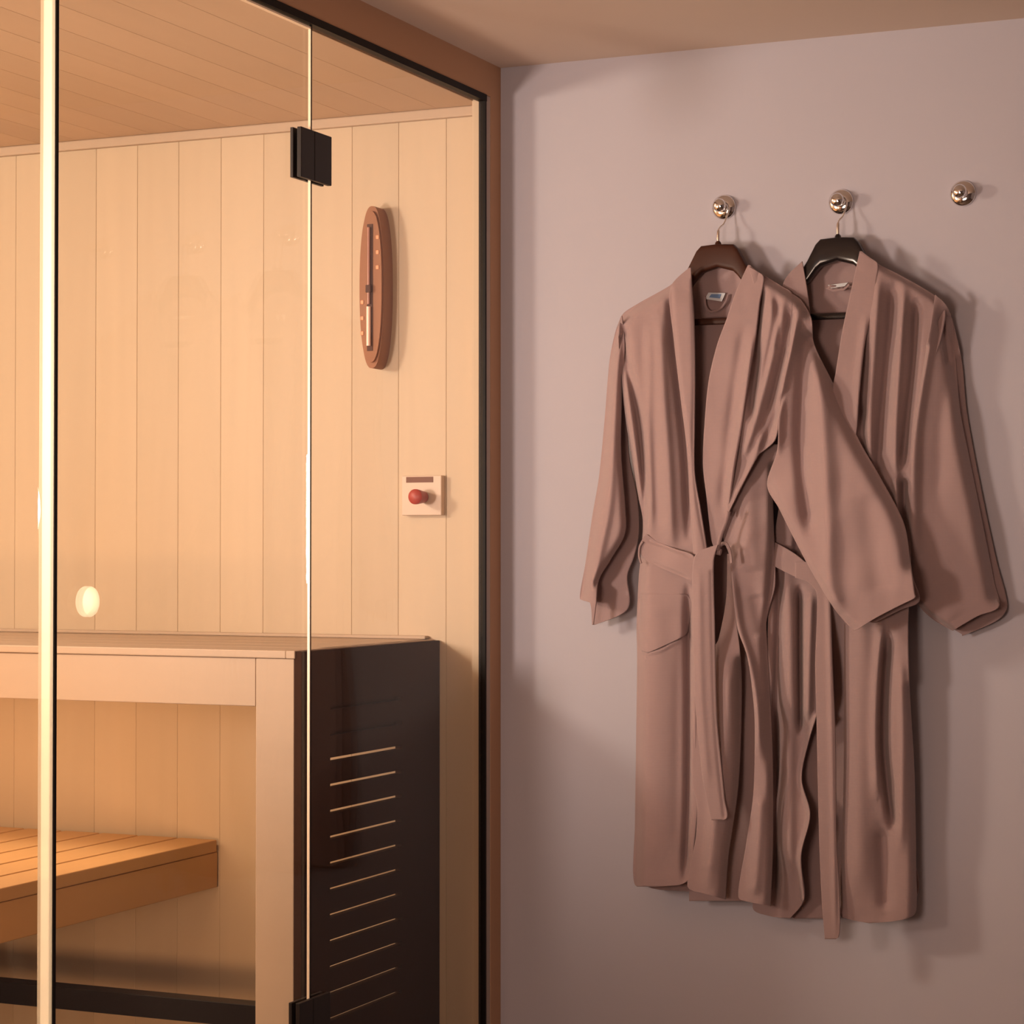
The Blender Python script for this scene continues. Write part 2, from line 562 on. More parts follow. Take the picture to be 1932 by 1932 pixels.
MB().tube([(tc_[0] - .002, YW - 0.0500, tc_[2] + .118), (tc_[0] - .002, YW - 0.0500, tc_[2] - .035)], .0032).build('upper_tube', M['tubeg'], th, True)
MB().tube([(tc_[0] - .002, YW - 0.0500, tc_[2] - .040), (tc_[0] - .002, YW - 0.0500, tc_[2] - .118)], .0046).build('lower_tube', M['tube'], th, True)
MB().box((tc_[0] - .007, YW - 0.0550, tc_[2] - .012), (tc_[0] + .004, YW - 0.0460, tc_[2] + .003), .001).build('clip', M['thermod'], th)
for k, dz in enumerate((.098, .068, .038)):
    MB().box((tc_[0] + .012, YW - 0.0472, tc_[2] + dz - .004), (tc_[0] + .019, YW - 0.0460, tc_[2] + dz + .004), .001).build('mark', M['mark'], th)
for k, dz in enumerate((-.030, -.062, -.092)):
    MB().box((tc_[0] - .022, YW - 0.0472, tc_[2] + dz - .004), (tc_[0] - .015, YW - 0.0460, tc_[2] + dz + .004), .001).build('mark', M['mark'], th)

# ------------------------------------------------------------------ control plate with red knob
p0 = wallpt(758, 898, .016); p1 = wallpt(830, 972, .016)
sc_ = tag(empty('sauna_control', (float((p0[0] + p1[0]) / 2), YW, float(p1[2]))), 'small cream control plate with red knob on boarded sauna wall', 'control')
MB().box((p0[0], YW - .016, p1[2]), (p1[0] + .003, YW, p0[2]), .0015).build('plate', M['plate'], sc_)
g0 = wallpt(766, 900, .017); g1 = wallpt(817, 910, .017)
MB().box((g0[0], YW - .0168, g1[2]), (g1[0], YW - .0155, g0[2]), .0004).build('slot', M['slot'], sc_)
kc = wallpt(800, 938, .016)
MB().lathe([(0, 0), (.0095, 0), (.0115, .004), (.0150, .034), (.0150, .040), (.011, .044), (0, .045)], kc, (0, -1, 0), 32).build('knob', M['red'], sc_, True)

# ------------------------------------------------------------------ wall hooks
hook_lab = ['round chrome wall hook holding the brown hanger of the front robe',
            'round chrome wall hook holding the black hanger of the rear robe',
            'empty round chrome wall hook at far right']
HP = [(1366, 391), (1587, 381), (1817, 365)]
hook0 = None
for i, (hx, hy) in enumerate(HP):
    c = on_y(hx, hy, YB)
    if hook0 is None:
        hk = empty('wall_hook', tuple(c))
        MB().lathe([(0, 0), (.0225, 0), (.0235, .002), (.0225, .0045), (.0170, .0075), (.010, .009), (0, .009)], c, (0, -1, 0), 40).build('base_plate', M['chrome'], hk, True)
        MB().lathe([(0, .008), (.0065, .008), (.0050, .014), (.0050, .021), (0, .021)], c, (0, -1, 0), 24).build('stem', M['chrome'], hk, True)
        MB().lathe([(0, .020), (.006, .020), (.0100, .0225), (.0125, .0265), (.0128, .0295), (.0105, .0335), (.006, .0358), (0, .0362)], c, (0, -1, 0), 32).build('knob', M['chrome'], hk, True)
        hook0 = hk
    else:
        hk = hook0.copy(); C.objects.link(hk); hk.location = tuple(c)
        for ch in hook0.children:
            q = ch.copy(); C.objects.link(q); q.parent = hk
            q.matrix_parent_inverse = ch.matrix_parent_inverse.copy()
    tag(hk, hook_lab[i], 'hook', 'chrome hooks in a row on the mauve wall')


# ------------------------------------------------------------------ hangers
def W(px, py, d):
    return on_y(px, py, YB - d)


def hanger(name, cx, top, hookpx, m, label, d=.043, left=0):
    """cx,top: picture position of the middle of the hanger's neck"""
    c = W(cx, top, d)
    h = tag(empty('coat_hanger', tuple(c)), label, 'hanger', 'wide-necked coat hangers on the wall hooks')
    # contoured body: cross-sections along X
    secs = [(-.158, -.122, .012, .018), (-.13, -.106, .016, .022), (-.10, -.088, .020, .022), (-.075, -.068, .026, .020), (-.056, -.040, .040, .024),
            (-.040, -.010, .050, .024), (-.031, -.001, .050, .023), (0, .001, .043, .021), (.031, -.001, .050, .023), (.040, -.010, .050, .024),
            (.056, -.040, .040, .024), (.075, -.068, .026, .020), (.10, -.088, .020, .022), (.13, -.106, .016, .022), (.158, -.122, .012, .018)]
    secs = secs[left:]
    bm = MB()
    rings = []
    N = 20
    for (x, zt, hh, th_) in secs:
        rg = []
        for k in range(N):
            a = 2 * math.pi * k / N
            cc, ss = math.cos(a), math.sin(a)
            rg.append(bm.bm.verts.new((c[0] + x, c[1] + th_ * .5 * math.copysign(abs(cc) ** .35, cc), c[2] + zt - hh / 2 + hh / 2 * math.copysign(abs(ss) ** .5, ss))))
        rings.append(rg)
    for a, bb in zip(rings[:-1], rings[1:]):
        for k in range(N):
            bm.bm.faces.new((a[k], a[(k + 1) % N], bb[(k + 1) % N], bb[k]))
    bm.bm.faces.new(rings[0]); bm.bm.faces.new(rings[-1])
    bm.build('hanger_body', m, h, True)
    MB().box((c[0] - .14, c[1] - .005, c[2] - .149), (c[0] + .14, c[1] + .006, c[2] - .137), .003).build('trouser_bar', m, h, True)
    MB().lathe([(0, -.004), (.007, -.004), (.0055, .004), (.003, .007), (0, .007)], (c[0], c[1], c[2]), (0, 0, 1), 16).build('collar_ring', m, h, True)
    hc = W(hookpx[0], hookpx[1], .0)
    hy = YB - .0155
    r = .0085
    path = []
    z0 = c[2] + .004
    path.append((c[0], c[1], z0)); path.append((c[0], c[1], z0 + .022))
    path.append((c[0] + .001, c[1] + (hy - c[1]) * .25, z0 + .030))
    sx = hc[0] + .014
    path.append((c[0] + .006, c[1] + (hy - c[1]) * .6, z0 + .036))
    path.append((sx - .001, hy, hc[2] - .014))
    for k in range(0, 13):
        a = math.radians(-15 + 195 * k / 12)
        path.append((hc[0] + .003 + .0125 * math.cos(a), hy, hc[2] - .004 + .0125 * math.sin(a)))
    # smooth
    P = np.array(path)
    for _ in range(2):
        Q = [P[0]]
        for a, bb in zip(P[:-1], P[1:]):
            Q.append(a * .75 + bb * .25); Q.append(a * .25 + bb * .75)
        Q.append(P[-1]); P = np.array(Q)
    MB().tube([tuple(p) for p in P], [.0030 if p[2] < z0 + .024 else .0017 for p in P], 10).build('metal_hook', M['wire'], h, True)
    return h


hanger('h1', 1355, 462, HP[0], M['hbrown'], 'brown coat hanger inside the front robe')
hanger('h2', 1581, 449, HP[1], M['hblack'], 'glossy black coat hanger inside the rear robe', d=.036, left=2)


# ------------------------------------------------------------------ cloth
def smooth_chain(pts, n=8):
    """Catmull-Rom, clamped, returns dense points"""
    P = np.array(pts, float)
    if len(P) < 3: return P
    out = []
    for i in range(len(P) - 1):
        p0 = P[max(i - 1, 0)]; p1 = P[i]; p2 = P[i + 1]; p3 = P[min(i + 2, len(P) - 1)]
        L = np.linalg.norm(p2 - p1)
        m1 = (p2 - p0) * .5; m2 = (p3 - p1) * .5
        for m_, in ((m1,), (m2,)):
            nn = np.linalg.norm(m_)
            if nn > L: m_ *= L / nn
        for t in np.linspace(0, 1, n, endpoint=False):
            h00 = 2 * t**3 - 3 * t**2 + 1; h10 = t**3 - 2 * t**2 + t; h01 = -2 * t**3 + 3 * t**2; h11 = t**3 - t**2
            out.append(h00 * p1 + h10 * m1 + h01 * p2 + h11 * m2)
    out.append(P[-1])
    return np.array(out)


def chain_x(ch, ys):
    d = smooth_chain(ch)
    y = np.maximum.accumulate(d[:, 1] + np.arange(len(d)) * 1e-6)
    return np.interp(ys, y, d[:, 0])


def fold_field(X, Y, folds):
    """each fold: (points, amplitude in metres, width in picture units[, width on the other side])"""
    D = np.zeros_like(X)
    for f in folds:
        pts, amp, wid = f[0], f[1], f[2]
        wid2 = f[3] if len(f) > 3 else wid
        P = smooth_chain(pts, 6)
        best = np.full(X.shape, 1e9); side = np.zeros(X.shape); tpar = np.zeros(X.shape)
        n = len(P) - 1
        for i in range(n):
            a, bb = P[i], P[i + 1]
            ab = bb - a
            L2 = max(ab.dot(ab), 1e-9)
            t = np.clip(((X - a[0]) * ab[0] + (Y - a[1]) * ab[1]) / L2, 0, 1)
            dx = X - (a[0] + t * ab[0]); dy = Y - (a[1] + t * ab[1])
            dd = np.hypot(dx, dy)
            m_ = dd < best
            best = np.where(m_, dd, best)
            side = np.where(m_, ab[0] * dy - ab[1] * dx, side)
            tpar = np.where(m_, (i + t) / n, tpar)
        # side>0 : to the left of a downward line
        ww = np.where(side > 0, wid, wid2)
        taper = np.clip(tpar / .12, 0, 1) * np.clip((1 - tpar) / .12, 0, 1)
        taper = .25 + .75 * taper if not (len(f) > 4 and f[4]) else 1.0
        if wid < 20 and not (len(f) > 4 and f[4]): amp *= 1.3
        D += amp * np.exp(-(best / ww) ** 2) * taper
    return D


def noise2(X, Y, seed):
    rs = np.random.RandomState(seed)
    D = np.zeros_like(X)
    for k in range(9):
        lx = rs.uniform(25, 90); ly = rs.uniform(120, 400)
        D += np.sin(X / lx * 2 * np.pi + Y / ly * 2 * np.pi * rs.choice([-1, 1]) + rs.uniform(0, 6.28)) * rs.uniform(.3, 1)
    return D / 9


def idw(X, Y, ctrl):
    if isinstance(ctrl, (int, float)): return np.full(X.shape, float(ctrl))
    num = np.zeros_like(X); den = np.zeros_like(X)
    for (x, y, d) in ctrl:
        w_ = 1.0 / (((X - x) ** 2 + (Y - y) ** 2) / 1e4 + .05) ** 1.5
        num += w_ * d; den += w_
    return num / den


def cloth(name, L, Rr, base, folds, m, parent, thick=.004, nu=None, dy=3.0, seed=1, nz=.0012, hem=None):
    y0 = min(L[0][1], Rr[0][1]); y1 = max(L[-1][1], Rr[-1][1])
    nv = max(4, int((y1 - y0) / dy))
    ys = np.linspace(y0, y1, nv)
    xl = chain_x(L, ys); xr = chain_x(Rr, ys)
    # beyond the end of one chain keep it clamped
    xr = np.maximum(xr, xl + .3)
    if nu is None:
        nu = int(np.clip((xr - xl).max() / 2.6, 8, 110))
    s = np.linspace(0, 1, nu)
    X = xl[:, None] * (1 - s) + xr[:, None] * s
    Y = np.repeat(ys[:, None], nu, 1)
    D = idw(X, Y, base) + fold_field(X, Y, folds) + noise2(X, Y, seed) * nz
    if hem:
        amp, wl = hem
        D += amp * np.sin(X / wl * 2 * np.pi) * np.clip((Y - (y1 - 350)) / 350, 0, 1)
    D = np.maximum(D, .006 + thick)
    front = W(X, Y, D).reshape(-1, 3)
    back = W(X, Y, D)  # same outline, pushed straight back
    back = (back + np.array([0, thick, 0])).reshape(-1, 3)
    N = nv * nu
    faces = []
    idx = np.arange(N).reshape(nv, nu)
    a = idx[:-1, :-1].ravel(); b_ = idx[1:, :-1].ravel(); c_ = idx[1:, 1:].ravel(); d_ = idx[:-1, 1:].ravel()
    faces += list(zip(a.tolist(), b_.tolist(), c_.tolist(), d_.tolist()))
    faces += list(zip((a + N).tolist(), (d_ + N).tolist(), (c_ + N).tolist(), (b_ + N).tolist()))
    rim = list(idx[0, :]) + list(idx[1:, -1]) + list(idx[-1, ::-1][1:]) + list(idx[::-1, 0][1:-1])
    for i in range(len(rim)):
        p, q = int(rim[i]), int(rim[(i + 1) % len(rim)])
        faces.append((p, q, q + N, p + N))
    me = bpy.data.meshes.new(name)
    me.from_pydata([tuple(v) for v in np.vstack([front, back])], [], faces)
    me.update()
    return link(name, me, m, parent, True)


def robe(label, loc):
    e = empty('bathrobe', loc)
    return tag(e, label, 'bathrobe', 'taupe bathrobes on hangers')


# ============================== rear robe
r2 = robe('taupe bathrobe hung behind, from the black hanger, partly covered', tuple(W(1600, 1740, .05)))
m2 = M['robe2']
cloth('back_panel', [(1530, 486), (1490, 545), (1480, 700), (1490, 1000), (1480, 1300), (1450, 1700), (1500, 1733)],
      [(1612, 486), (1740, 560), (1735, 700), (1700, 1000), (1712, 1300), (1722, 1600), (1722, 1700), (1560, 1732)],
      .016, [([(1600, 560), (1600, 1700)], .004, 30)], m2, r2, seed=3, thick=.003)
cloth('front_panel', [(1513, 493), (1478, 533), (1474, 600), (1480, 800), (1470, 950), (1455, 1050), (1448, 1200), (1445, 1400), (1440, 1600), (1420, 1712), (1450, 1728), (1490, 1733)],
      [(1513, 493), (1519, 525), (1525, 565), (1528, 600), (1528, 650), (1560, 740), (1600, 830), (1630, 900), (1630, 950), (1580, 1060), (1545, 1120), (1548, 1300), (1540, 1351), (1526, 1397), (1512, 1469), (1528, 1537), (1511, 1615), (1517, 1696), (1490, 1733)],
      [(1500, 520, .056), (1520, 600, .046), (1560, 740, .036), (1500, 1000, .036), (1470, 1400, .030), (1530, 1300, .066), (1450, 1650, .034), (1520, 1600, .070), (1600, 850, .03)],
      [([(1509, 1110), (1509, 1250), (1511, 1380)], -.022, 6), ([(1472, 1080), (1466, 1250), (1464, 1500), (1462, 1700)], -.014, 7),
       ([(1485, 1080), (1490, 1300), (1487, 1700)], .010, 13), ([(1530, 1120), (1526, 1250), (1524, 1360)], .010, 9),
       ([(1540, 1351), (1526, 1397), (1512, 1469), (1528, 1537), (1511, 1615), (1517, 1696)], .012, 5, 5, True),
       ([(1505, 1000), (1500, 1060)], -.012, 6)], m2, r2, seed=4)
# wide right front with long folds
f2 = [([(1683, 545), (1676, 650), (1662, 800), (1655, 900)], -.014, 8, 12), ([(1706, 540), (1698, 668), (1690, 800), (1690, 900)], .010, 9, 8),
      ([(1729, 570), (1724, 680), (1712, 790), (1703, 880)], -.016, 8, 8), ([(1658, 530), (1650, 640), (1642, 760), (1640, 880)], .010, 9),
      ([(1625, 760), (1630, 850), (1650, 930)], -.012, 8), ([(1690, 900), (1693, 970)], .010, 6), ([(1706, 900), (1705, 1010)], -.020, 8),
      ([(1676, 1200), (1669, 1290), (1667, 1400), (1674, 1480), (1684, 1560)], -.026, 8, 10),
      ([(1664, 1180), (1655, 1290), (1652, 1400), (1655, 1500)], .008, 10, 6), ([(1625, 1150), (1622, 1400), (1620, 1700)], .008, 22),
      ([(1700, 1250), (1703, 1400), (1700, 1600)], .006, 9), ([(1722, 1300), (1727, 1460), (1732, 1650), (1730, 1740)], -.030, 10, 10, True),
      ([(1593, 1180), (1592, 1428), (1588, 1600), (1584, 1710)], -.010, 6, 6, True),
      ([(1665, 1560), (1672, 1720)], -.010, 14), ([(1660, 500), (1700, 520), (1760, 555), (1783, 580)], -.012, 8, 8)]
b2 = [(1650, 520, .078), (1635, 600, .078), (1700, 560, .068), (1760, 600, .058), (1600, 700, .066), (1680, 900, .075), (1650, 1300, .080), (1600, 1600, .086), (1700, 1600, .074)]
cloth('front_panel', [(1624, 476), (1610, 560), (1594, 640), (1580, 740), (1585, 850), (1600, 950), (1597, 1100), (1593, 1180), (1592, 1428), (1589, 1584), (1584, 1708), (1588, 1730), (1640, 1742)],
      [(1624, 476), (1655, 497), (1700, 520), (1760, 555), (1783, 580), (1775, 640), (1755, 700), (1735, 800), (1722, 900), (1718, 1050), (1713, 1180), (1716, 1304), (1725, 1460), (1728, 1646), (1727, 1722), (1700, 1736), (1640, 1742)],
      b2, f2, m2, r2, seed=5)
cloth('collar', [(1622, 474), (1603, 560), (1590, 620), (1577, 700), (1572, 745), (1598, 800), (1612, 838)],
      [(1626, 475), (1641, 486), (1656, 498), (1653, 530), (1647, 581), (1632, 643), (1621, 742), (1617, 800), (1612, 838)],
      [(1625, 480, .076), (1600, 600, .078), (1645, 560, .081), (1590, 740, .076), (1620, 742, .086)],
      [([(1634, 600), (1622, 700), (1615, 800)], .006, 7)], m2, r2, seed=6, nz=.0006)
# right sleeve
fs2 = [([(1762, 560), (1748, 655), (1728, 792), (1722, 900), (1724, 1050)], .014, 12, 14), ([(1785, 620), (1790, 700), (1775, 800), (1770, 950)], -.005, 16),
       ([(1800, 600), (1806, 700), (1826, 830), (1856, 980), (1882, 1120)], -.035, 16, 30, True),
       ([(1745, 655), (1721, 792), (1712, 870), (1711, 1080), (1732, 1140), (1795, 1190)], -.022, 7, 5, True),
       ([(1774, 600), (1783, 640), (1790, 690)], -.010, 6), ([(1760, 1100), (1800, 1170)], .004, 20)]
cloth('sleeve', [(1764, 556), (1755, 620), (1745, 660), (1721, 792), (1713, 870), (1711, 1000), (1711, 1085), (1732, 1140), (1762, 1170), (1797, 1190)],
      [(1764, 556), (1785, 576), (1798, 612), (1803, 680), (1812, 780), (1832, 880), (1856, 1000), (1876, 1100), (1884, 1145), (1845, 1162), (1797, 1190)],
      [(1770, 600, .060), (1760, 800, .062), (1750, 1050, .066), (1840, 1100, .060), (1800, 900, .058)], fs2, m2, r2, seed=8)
cloth('sleeve_lining', [(1770, 600), (1760, 800), (1760, 1080), (1775, 1165), (1815, 1197)],  # far side of the sleeve, widened to the outline of its cast shadow
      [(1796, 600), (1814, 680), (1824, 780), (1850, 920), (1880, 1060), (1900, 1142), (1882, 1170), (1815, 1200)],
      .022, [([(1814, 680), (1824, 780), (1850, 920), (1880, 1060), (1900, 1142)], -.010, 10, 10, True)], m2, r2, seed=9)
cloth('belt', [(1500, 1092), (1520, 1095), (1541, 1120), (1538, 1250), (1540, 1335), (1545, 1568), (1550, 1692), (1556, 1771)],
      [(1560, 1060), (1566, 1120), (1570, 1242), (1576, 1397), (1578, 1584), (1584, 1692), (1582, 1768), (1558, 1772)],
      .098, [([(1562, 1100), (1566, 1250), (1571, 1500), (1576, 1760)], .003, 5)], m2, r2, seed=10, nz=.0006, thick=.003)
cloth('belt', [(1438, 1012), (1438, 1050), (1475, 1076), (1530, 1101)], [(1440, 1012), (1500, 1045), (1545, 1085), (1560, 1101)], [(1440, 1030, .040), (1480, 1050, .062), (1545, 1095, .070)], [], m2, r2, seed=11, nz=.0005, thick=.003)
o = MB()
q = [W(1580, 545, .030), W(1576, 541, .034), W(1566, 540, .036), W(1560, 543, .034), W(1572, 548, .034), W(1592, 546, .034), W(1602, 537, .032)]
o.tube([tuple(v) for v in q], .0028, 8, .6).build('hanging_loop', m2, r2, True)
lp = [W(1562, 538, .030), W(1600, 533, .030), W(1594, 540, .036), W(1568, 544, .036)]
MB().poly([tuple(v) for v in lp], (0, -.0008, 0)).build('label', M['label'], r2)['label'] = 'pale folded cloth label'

# ============================== front robe
r1 = robe('taupe bathrobe hung in front, from the brown hanger, belt tied', tuple(W(1320, 1700, .06)))
m1 = M['robe']
cloth('back_panel', [(1322, 492), (1215, 590), (1200, 700), (1215, 900), (1222, 1100), (1212, 1400), (1210, 1660), (1300, 1680)],
      [(1402, 492), (1500, 600), (1480, 800), (1450, 1000), (1445, 1300), (1450, 1700), (1390, 1700)],
      [(1345, 600, .016), (1300, 1000, .016), (1250, 1400, .016), (1480, 620, .058), (1440, 1000, .056), (1440, 1400, .052), (1440, 1690, .050)], [([(1345, 560), (1345, 1200), (1380, 1690)], .003, 20)], m1, r1, seed=13, thick=.003)
# left sleeve: far side of the cuff, then the near side
cloth('sleeve_lining', [(1172, 640), (1165, 850), (1150, 980), (1122, 1090), (1118, 1179)],
      [(1180, 640), (1185, 848), (1202, 940), (1205, 1005), (1196, 1050), (1183, 1087), (1184, 1149), (1121, 1179)],
      [(1175, 800, .034), (1190, 1000, .036), (1150, 1150, .040)], [], m1, r1, seed=14)
fs1 = [([(1164, 620), (1150, 680), (1140, 800), (1130, 900), (1118, 970), (1105, 1060), (1095, 1130)], -.042, 12, 12, True),
       ([(1160, 660), (1156, 800), (1150, 950), (1128, 1060), (1118, 1120)], .006, 8), ([(1178, 640), (1176, 760), (1176, 860), (1182, 960), (1180, 1010), (1150, 1062), (1126, 1100)], -.020, 8, 8, True)]
cloth('sleeve', [(1172, 596), (1161, 626), (1150, 680), (1140, 800), (1130, 900), (1118, 970), (1105, 1060), (1094, 1130), (1113, 1137), (1117, 1178)],
      [(1173, 596), (1178, 650), (1173, 750), (1171, 850), (1179, 960), (1178, 1008), (1150, 1058), (1129, 1095), (1124, 1140), (1119, 1179)],
      [(1170, 640, .070), (1160, 900, .092), (1120, 1120, .088)], fs1, m1, r1, seed=15)
# left front
fl = [([(1172, 600), (1178, 700), (1192, 800), (1206, 900), (1213, 985)], .004, 7),
      ([(1174, 605), (1183, 690), (1203, 790), (1212, 880), (1218, 985)], -.016, 6, 9),
      ([(1215, 620), (1222, 750), (1232, 880), (1238, 1000)], -.003, 10), ([(1244, 600), (1252, 750), (1261, 880), (1267, 1030)], .011, 15, 11),
      ([(1224, 620), (1224, 760), (1226, 880), (1228, 990)], .007, 9),
      ([(1264, 560), (1272, 650), (1284, 760), (1294, 870), (1300, 1010)], -.016, 8, 8),
      ([(1302, 508), (1265, 538), (1200, 575), (1172, 597)], -.024, 12, 12, True),
      ([(1172, 640), (1178, 780), (1190, 860), (1205, 940), (1213, 985), (1209, 1050)], -.024, 7, 7, True),
      ([(1206, 1060), (1200, 1200), (1199, 1400), (1196, 1670)], -.030, 12, 12, True),
      ([(1238, 1120), (1236, 1300), (1234, 1640)], .009, 32), ([(1299, 1110), (1300, 1300), (1299, 1500), (1293, 1655)], -.018, 8, 5),
      ([(1312, 1120), (1311, 1300), (1311, 1480)], .006, 6), ([(1292, 1130), (1284, 1300), (1280, 1600)], -.004, 14),
      ([(1216, 1229), (1245, 1222), (1268, 1209), (1283, 1203)], -.003, 2.2), ([(1216, 1234), (1245, 1227), (1268, 1214), (1283, 1208)], .0025, 3)]
bl = [(1280, 540, .072), (1190, 610, .068), (1240, 800, .090), (1300, 900, .092), (1240, 1040, .088), (1250, 1300, .094), (1250, 1600, .098), (1310, 1300, .094)]
cloth('front_panel', [(1302, 508), (1265, 538), (1200, 575), (1172, 597), (1167, 640), (1172, 700), (1179, 780), (1191, 860), (1205, 940), (1213, 985), (1209, 1050), (1205, 1090), (1201, 1180), (1202, 1240), (1200, 1400), (1198, 1550), (1197, 1668), (1236, 1673)],
      [(1302, 508), (1308, 600), (1309, 700), (1308, 890), (1318, 960), (1328, 1035), (1330, 1080), (1325, 1300), (1319, 1480), (1310, 1590), (1297, 1662), (1236, 1673)],
      bl, fl, m1, r1, seed=16)
cloth('pocket', [(1209, 1120), (1206, 1200), (1210, 1228), (1222, 1232)], [(1209, 1120), (1297, 1122), (1298, 1190), (1290, 1200), (1262, 1214), (1222, 1232)],
      bl, [(f[0], f[1], f[2]) + tuple(f[3:]) for f in fl[8:11]] + [([(1200, 900), (1200, 1400)], .0008, 400), ([(1195, 1240), (1300, 1202)], .0026, 26)], m1, r1, seed=16, thick=.0012)
cloth('collar', [(1300, 505), (1264, 545), (1271, 640), (1285, 760), (1297, 860), (1302, 960), (1308, 1046)],
      [(1303, 505), (1305, 540), (1309, 600), (1311, 700), (1310, 800), (1310, 890), (1321, 960), (1333, 1036), (1330, 1048)],
      [(1300, 520, .082), (1285, 600, .096), (1300, 800, .104), (1318, 1000, .104)],
      [([(1264, 545), (1271, 640), (1285, 760), (1297, 860), (1302, 960), (1308, 1046)], -.006, 5, 5, True), ([(1308, 530), (1311, 700), (1310, 890), (1333, 1036)], -.004, 5, 5, True)], m1, r1, seed=17, nz=.0005)
# right front, chest, sleeve : one shared surface
br = [(1425, 520, .088), (1435, 570, .090), (1490, 560, .090), (1440, 700, .094), (1520, 700, .100), (1400, 900, .092), (1460, 850, .100), (1520, 950, .128), (1600, 1000, .138), (1620, 1150, .150), (1700, 1100, .146)]
fr = [([(1440, 520), (1475, 540), (1510, 565), (1532, 600)], -.020, 10, 10),
      ([(1438, 545), (1430, 620), (1426, 700), (1416, 790)], -.016, 8, 6),
      ([(1458, 560), (1452, 620), (1436, 700), (1424, 770)], .005, 6),
      ([(1462, 560), (1470, 610), (1466, 660)], -.006, 6),
      ([(1478, 570), (1462, 650), (1440, 740), (1420, 810), (1403, 860)], .010, 6, 8),
      ([(1492, 590), (1478, 670), (1458, 750), (1436, 820)], -.013, 7, 7),
      ([(1506, 590), (1492, 660), (1478, 720), (1470, 790), (1468, 850)], .012, 7, 8),
      ([(1520, 620), (1514, 720), (1510, 830), (1518, 930), (1528, 1000)], -.018, 13, 14),
      ([(1545, 690), (1552, 790), (1558, 900), (1562, 1000), (1566, 1110), (1580, 1160)], .013, 14, 18),
      ([(1535, 640), (1580, 740), (1620, 830), (1660, 900), (1705, 985), (1722, 1060)], -.030, 16, 16, True),
      ([(1447, 914), (1470, 960), (1500, 1020), (1532, 1080), (1575, 1150), (1610, 1190)], -.012, 9, 9, True),
      ([(1640, 930), (1650, 1030), (1665, 1120)], -.008, 26),
      ([(1480, 740), (1455, 800), (1436, 850)], -.008, 5), ([(1450, 770), (1425, 860), (1385, 940)], .006, 7)]
cloth('front_panel', [(1413, 503), (1425, 560), (1415, 650), (1402, 760), (1393, 812), (1381, 882), (1371, 974)],
      [(1413, 503), (1475, 540), (1495, 556), (1490, 640), (1478, 720), (1470, 790), (1462, 830), (1441, 850), (1431, 858), (1402, 912), (1377, 962), (1372, 975)],
      br, fr, m1, r1, seed=18)
cloth('sleeve', [(1494, 555), (1489, 640), (1477, 720), (1469, 790), (1466, 850), (1447, 914), (1470, 960), (1500, 1020), (1532, 1080), (1575, 1150), (1610, 1190)],
      [(1496, 555), (1512, 567), (1530, 600), (1536, 650), (1580, 740), (1620, 830), (1660, 900), (1704, 985), (1716, 1050), (1725, 1120), (1727, 1127), (1723, 1130), (1690, 1146), (1650, 1167), (1618, 1187), (1610, 1190)],
      br, fr, m1, r1, seed=18)
cloth('sleeve_lining', [(1560, 960), (1580, 1080), (1612, 1165), (1650, 1175)], [(1680, 960), (1705, 1020), (1722, 1090), (1734, 1134), (1700, 1150), (1650, 1175)],
      .108, [], m1, r1, seed=19)
# recessed lower right front
fe = [([(1376, 1060), (1393, 1180), (1413, 1245), (1428, 1330), (1432, 1420)], .012, 8, 10), ([(1440, 1200), (1446, 1300), (1450, 1450)], -.006, 9),
      ([(1461, 880), (1462, 1000), (1456, 1100), (1448, 1180), (1455, 1304), (1460, 1428), (1461, 1584), (1456, 1708)], -.024, 9, 9, True),
      ([(1410, 900), (1412, 1000), (1418, 1080)], .010, 20), ([(1436, 1500), (1430, 1600), (1422, 1690)], .008, 12), ([(1425, 1120), (1440, 1200)], -.008, 14)]
cloth('front_panel', [(1440, 838), (1400, 880), (1374, 960), (1364, 1010), (1376, 1050), (1390, 1180), (1410, 1240), (1422, 1330), (1424, 1400), (1421, 1500), (1408, 1590), (1393, 1692), (1420, 1703), (1453, 1710)],
      [(1470, 838), (1458, 890), (1458, 960), (1462, 1100), (1450, 1150), (1445, 1180), (1452, 1304), (1457, 1428), (1458, 1584), (1453, 1710)],
      [(1430, 900, .070), (1410, 1050, .078), (1430, 1300, .092), (1430, 1600, .096)], fe, m1, r1, seed=20)
cloth('front_panel', [(1372, 1045), (1370, 1130), (1357, 1200), (1350, 1216), (1320, 1235), (1306, 1400), (1306, 1480), (1315, 1522), (1312, 1584), (1297, 1672), (1330, 1686), (1368, 1697)],
      [(1376, 1045), (1386, 1150), (1396, 1230), (1399, 1300), (1396, 1428), (1390, 1506), (1374, 1615), (1368, 1697)],
      [(1380, 1100, .078), (1370, 1300, .100), (1340, 1600, .112)],
      [([(1372, 1240), (1366, 1400), (1350, 1520), (1335, 1680)], .010, 12, 16), ([(1402, 1250), (1400, 1428), (1393, 1506), (1378, 1615), (1370, 1700)], -.026, 12, 12, True)], m1, r1, seed=21)
cloth('collar', [(1411, 500), (1388, 551), (1371, 601), (1353, 650), (1338, 712), (1331, 775), (1326, 871), (1333, 939), (1342, 1019), (1350, 1040)],
      [(1415, 501), (1427, 511), (1440, 521), (1439, 540), (1433, 570), (1425, 638), (1415, 700), (1405, 760), (1398, 812), (1386, 882), (1373, 974), (1352, 1040)],
      [(1413, 505, .084), (1380, 600, .092), (1435, 560, .092), (1340, 720, .092), (1420, 700, .102), (1330, 860, .088), (1395, 860, .100), (1340, 1010, .086)],
      [([(1420, 640), (1408, 730), (1396, 812), (1383, 882), (1372, 970)], .008, 6, 4), ([(1404, 620), (1388, 720), (1372, 850), (1362, 960)], -.005, 10)], m1, r1, seed=22, nz=.0006)
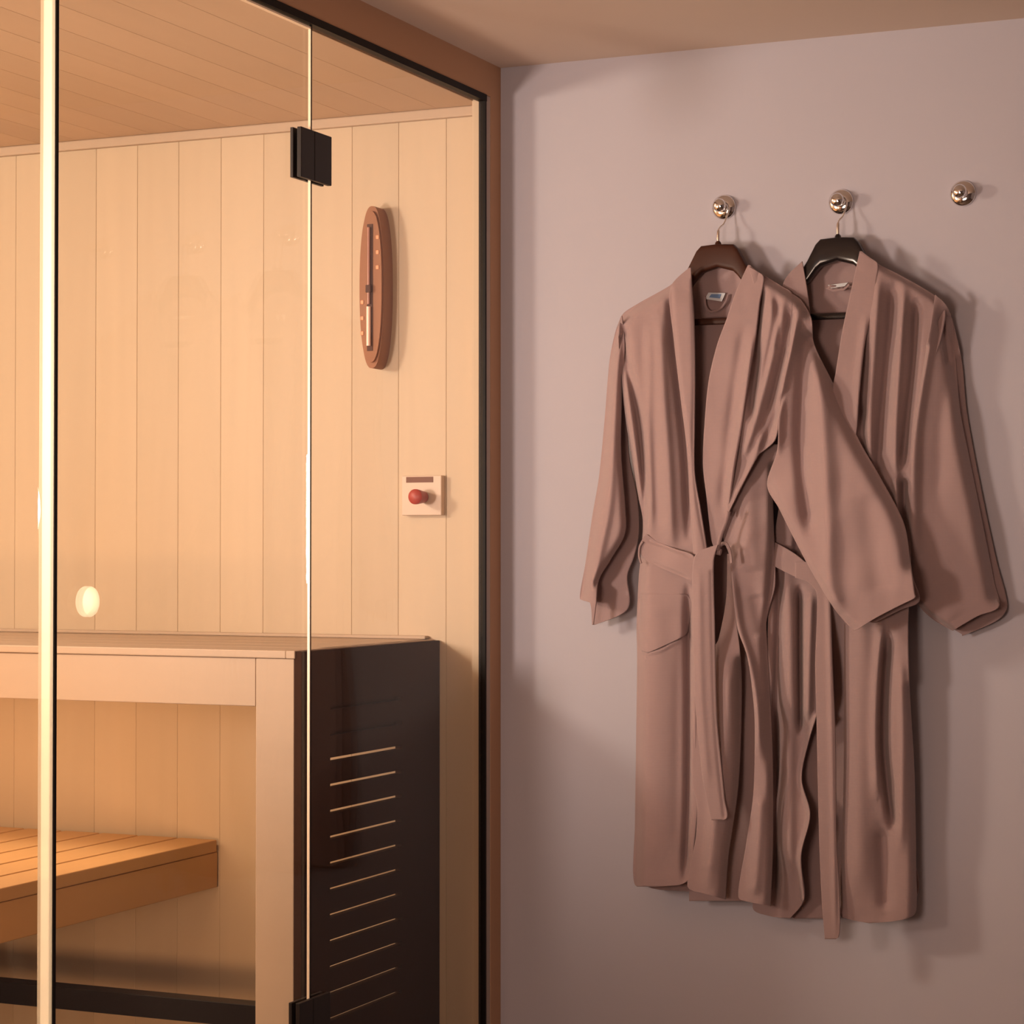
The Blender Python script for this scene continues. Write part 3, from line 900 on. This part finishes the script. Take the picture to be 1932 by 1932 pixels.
# belt
cloth('belt', [(1218, 1008), (1205, 1035), (1222, 1060), (1255, 1075), (1290, 1090), (1305, 1096)],
      [(1220, 1008), (1240, 1022), (1275, 1036), (1309, 1049), (1310, 1080), (1307, 1096)],
      [(1210, 1030, .090), (1300, 1070, .112)], [([(1215, 1015), (1309, 1051)], -.003, 4), ([(1230, 1062), (1300, 1092)], -.003, 4)], m1, r1, seed=23, nz=.0004, thick=.003)
cloth('belt', [(1352, 1028), (1310, 1050), (1307, 1150), (1310, 1300), (1318, 1400), (1327, 1480), (1342, 1547)],
      [(1354, 1028), (1346, 1060), (1348, 1180), (1352, 1350), (1361, 1450), (1367, 1510), (1371, 1544), (1344, 1547)],
      .128, [([(1318, 1080), (1322, 1300), (1335, 1480)], .003, 8), ([(1344, 1080), (1346, 1200), (1352, 1380), (1368, 1540)], -.004, 5, 5, True)], m1, r1, seed=24, nz=.0006, thick=.003)
t = MB()
P = smooth_chain([(1375, 965), (1370, 985), (1361, 1008), (1353, 1038)], 6)
t.tube([tuple(W(p[0], p[1], .121)) for p in P], .0042, 10, .7)
P = smooth_chain([(1352, 1040), (1360, 1028), (1370, 1026), (1377, 1040), (1380, 1062)], 6)
t.tube([tuple(W(p[0], p[1], .108)) for p in P], .0038, 10, .7)
t.tube([tuple(W(x, y, .114)) for x, y in ((1340, 1036), (1352, 1040), (1360, 1042))], .006, 10)
t.build('belt_knot', m1, r1, True)
P = smooth_chain([(1213, 1022), (1207, 1032), (1206, 1050), (1210, 1063)], 6)
MB().tube([tuple(W(p[0], p[1], .092)) for p in P], .0022, 8).build('belt_loop', m1, r1, True)
# neck label and loop
MB().poly([tuple(W(x, y, .024)) for x, y in ((1337, 552), (1369, 553), (1362, 569), (1330, 564))], (0, -.001, 0)).build('label', M['label'], r1)['label'] = 'white cloth label with blue print'
MB().poly([tuple(W(x, y, .0255)) for x, y in ((1342, 555), (1361, 555), (1358, 563), (1338, 561))], (0, -.0006, 0)).build('label_print', M['labelb'], r1)['label'] = 'blue print'
P = smooth_chain([(1330, 560), (1331, 576), (1340, 588), (1358, 583), (1370, 568), (1374, 556)], 6)
MB().tube([tuple(W(p[0], p[1], .027)) for p in P], .0024, 8).build('hanging_loop', m1, r1, True)
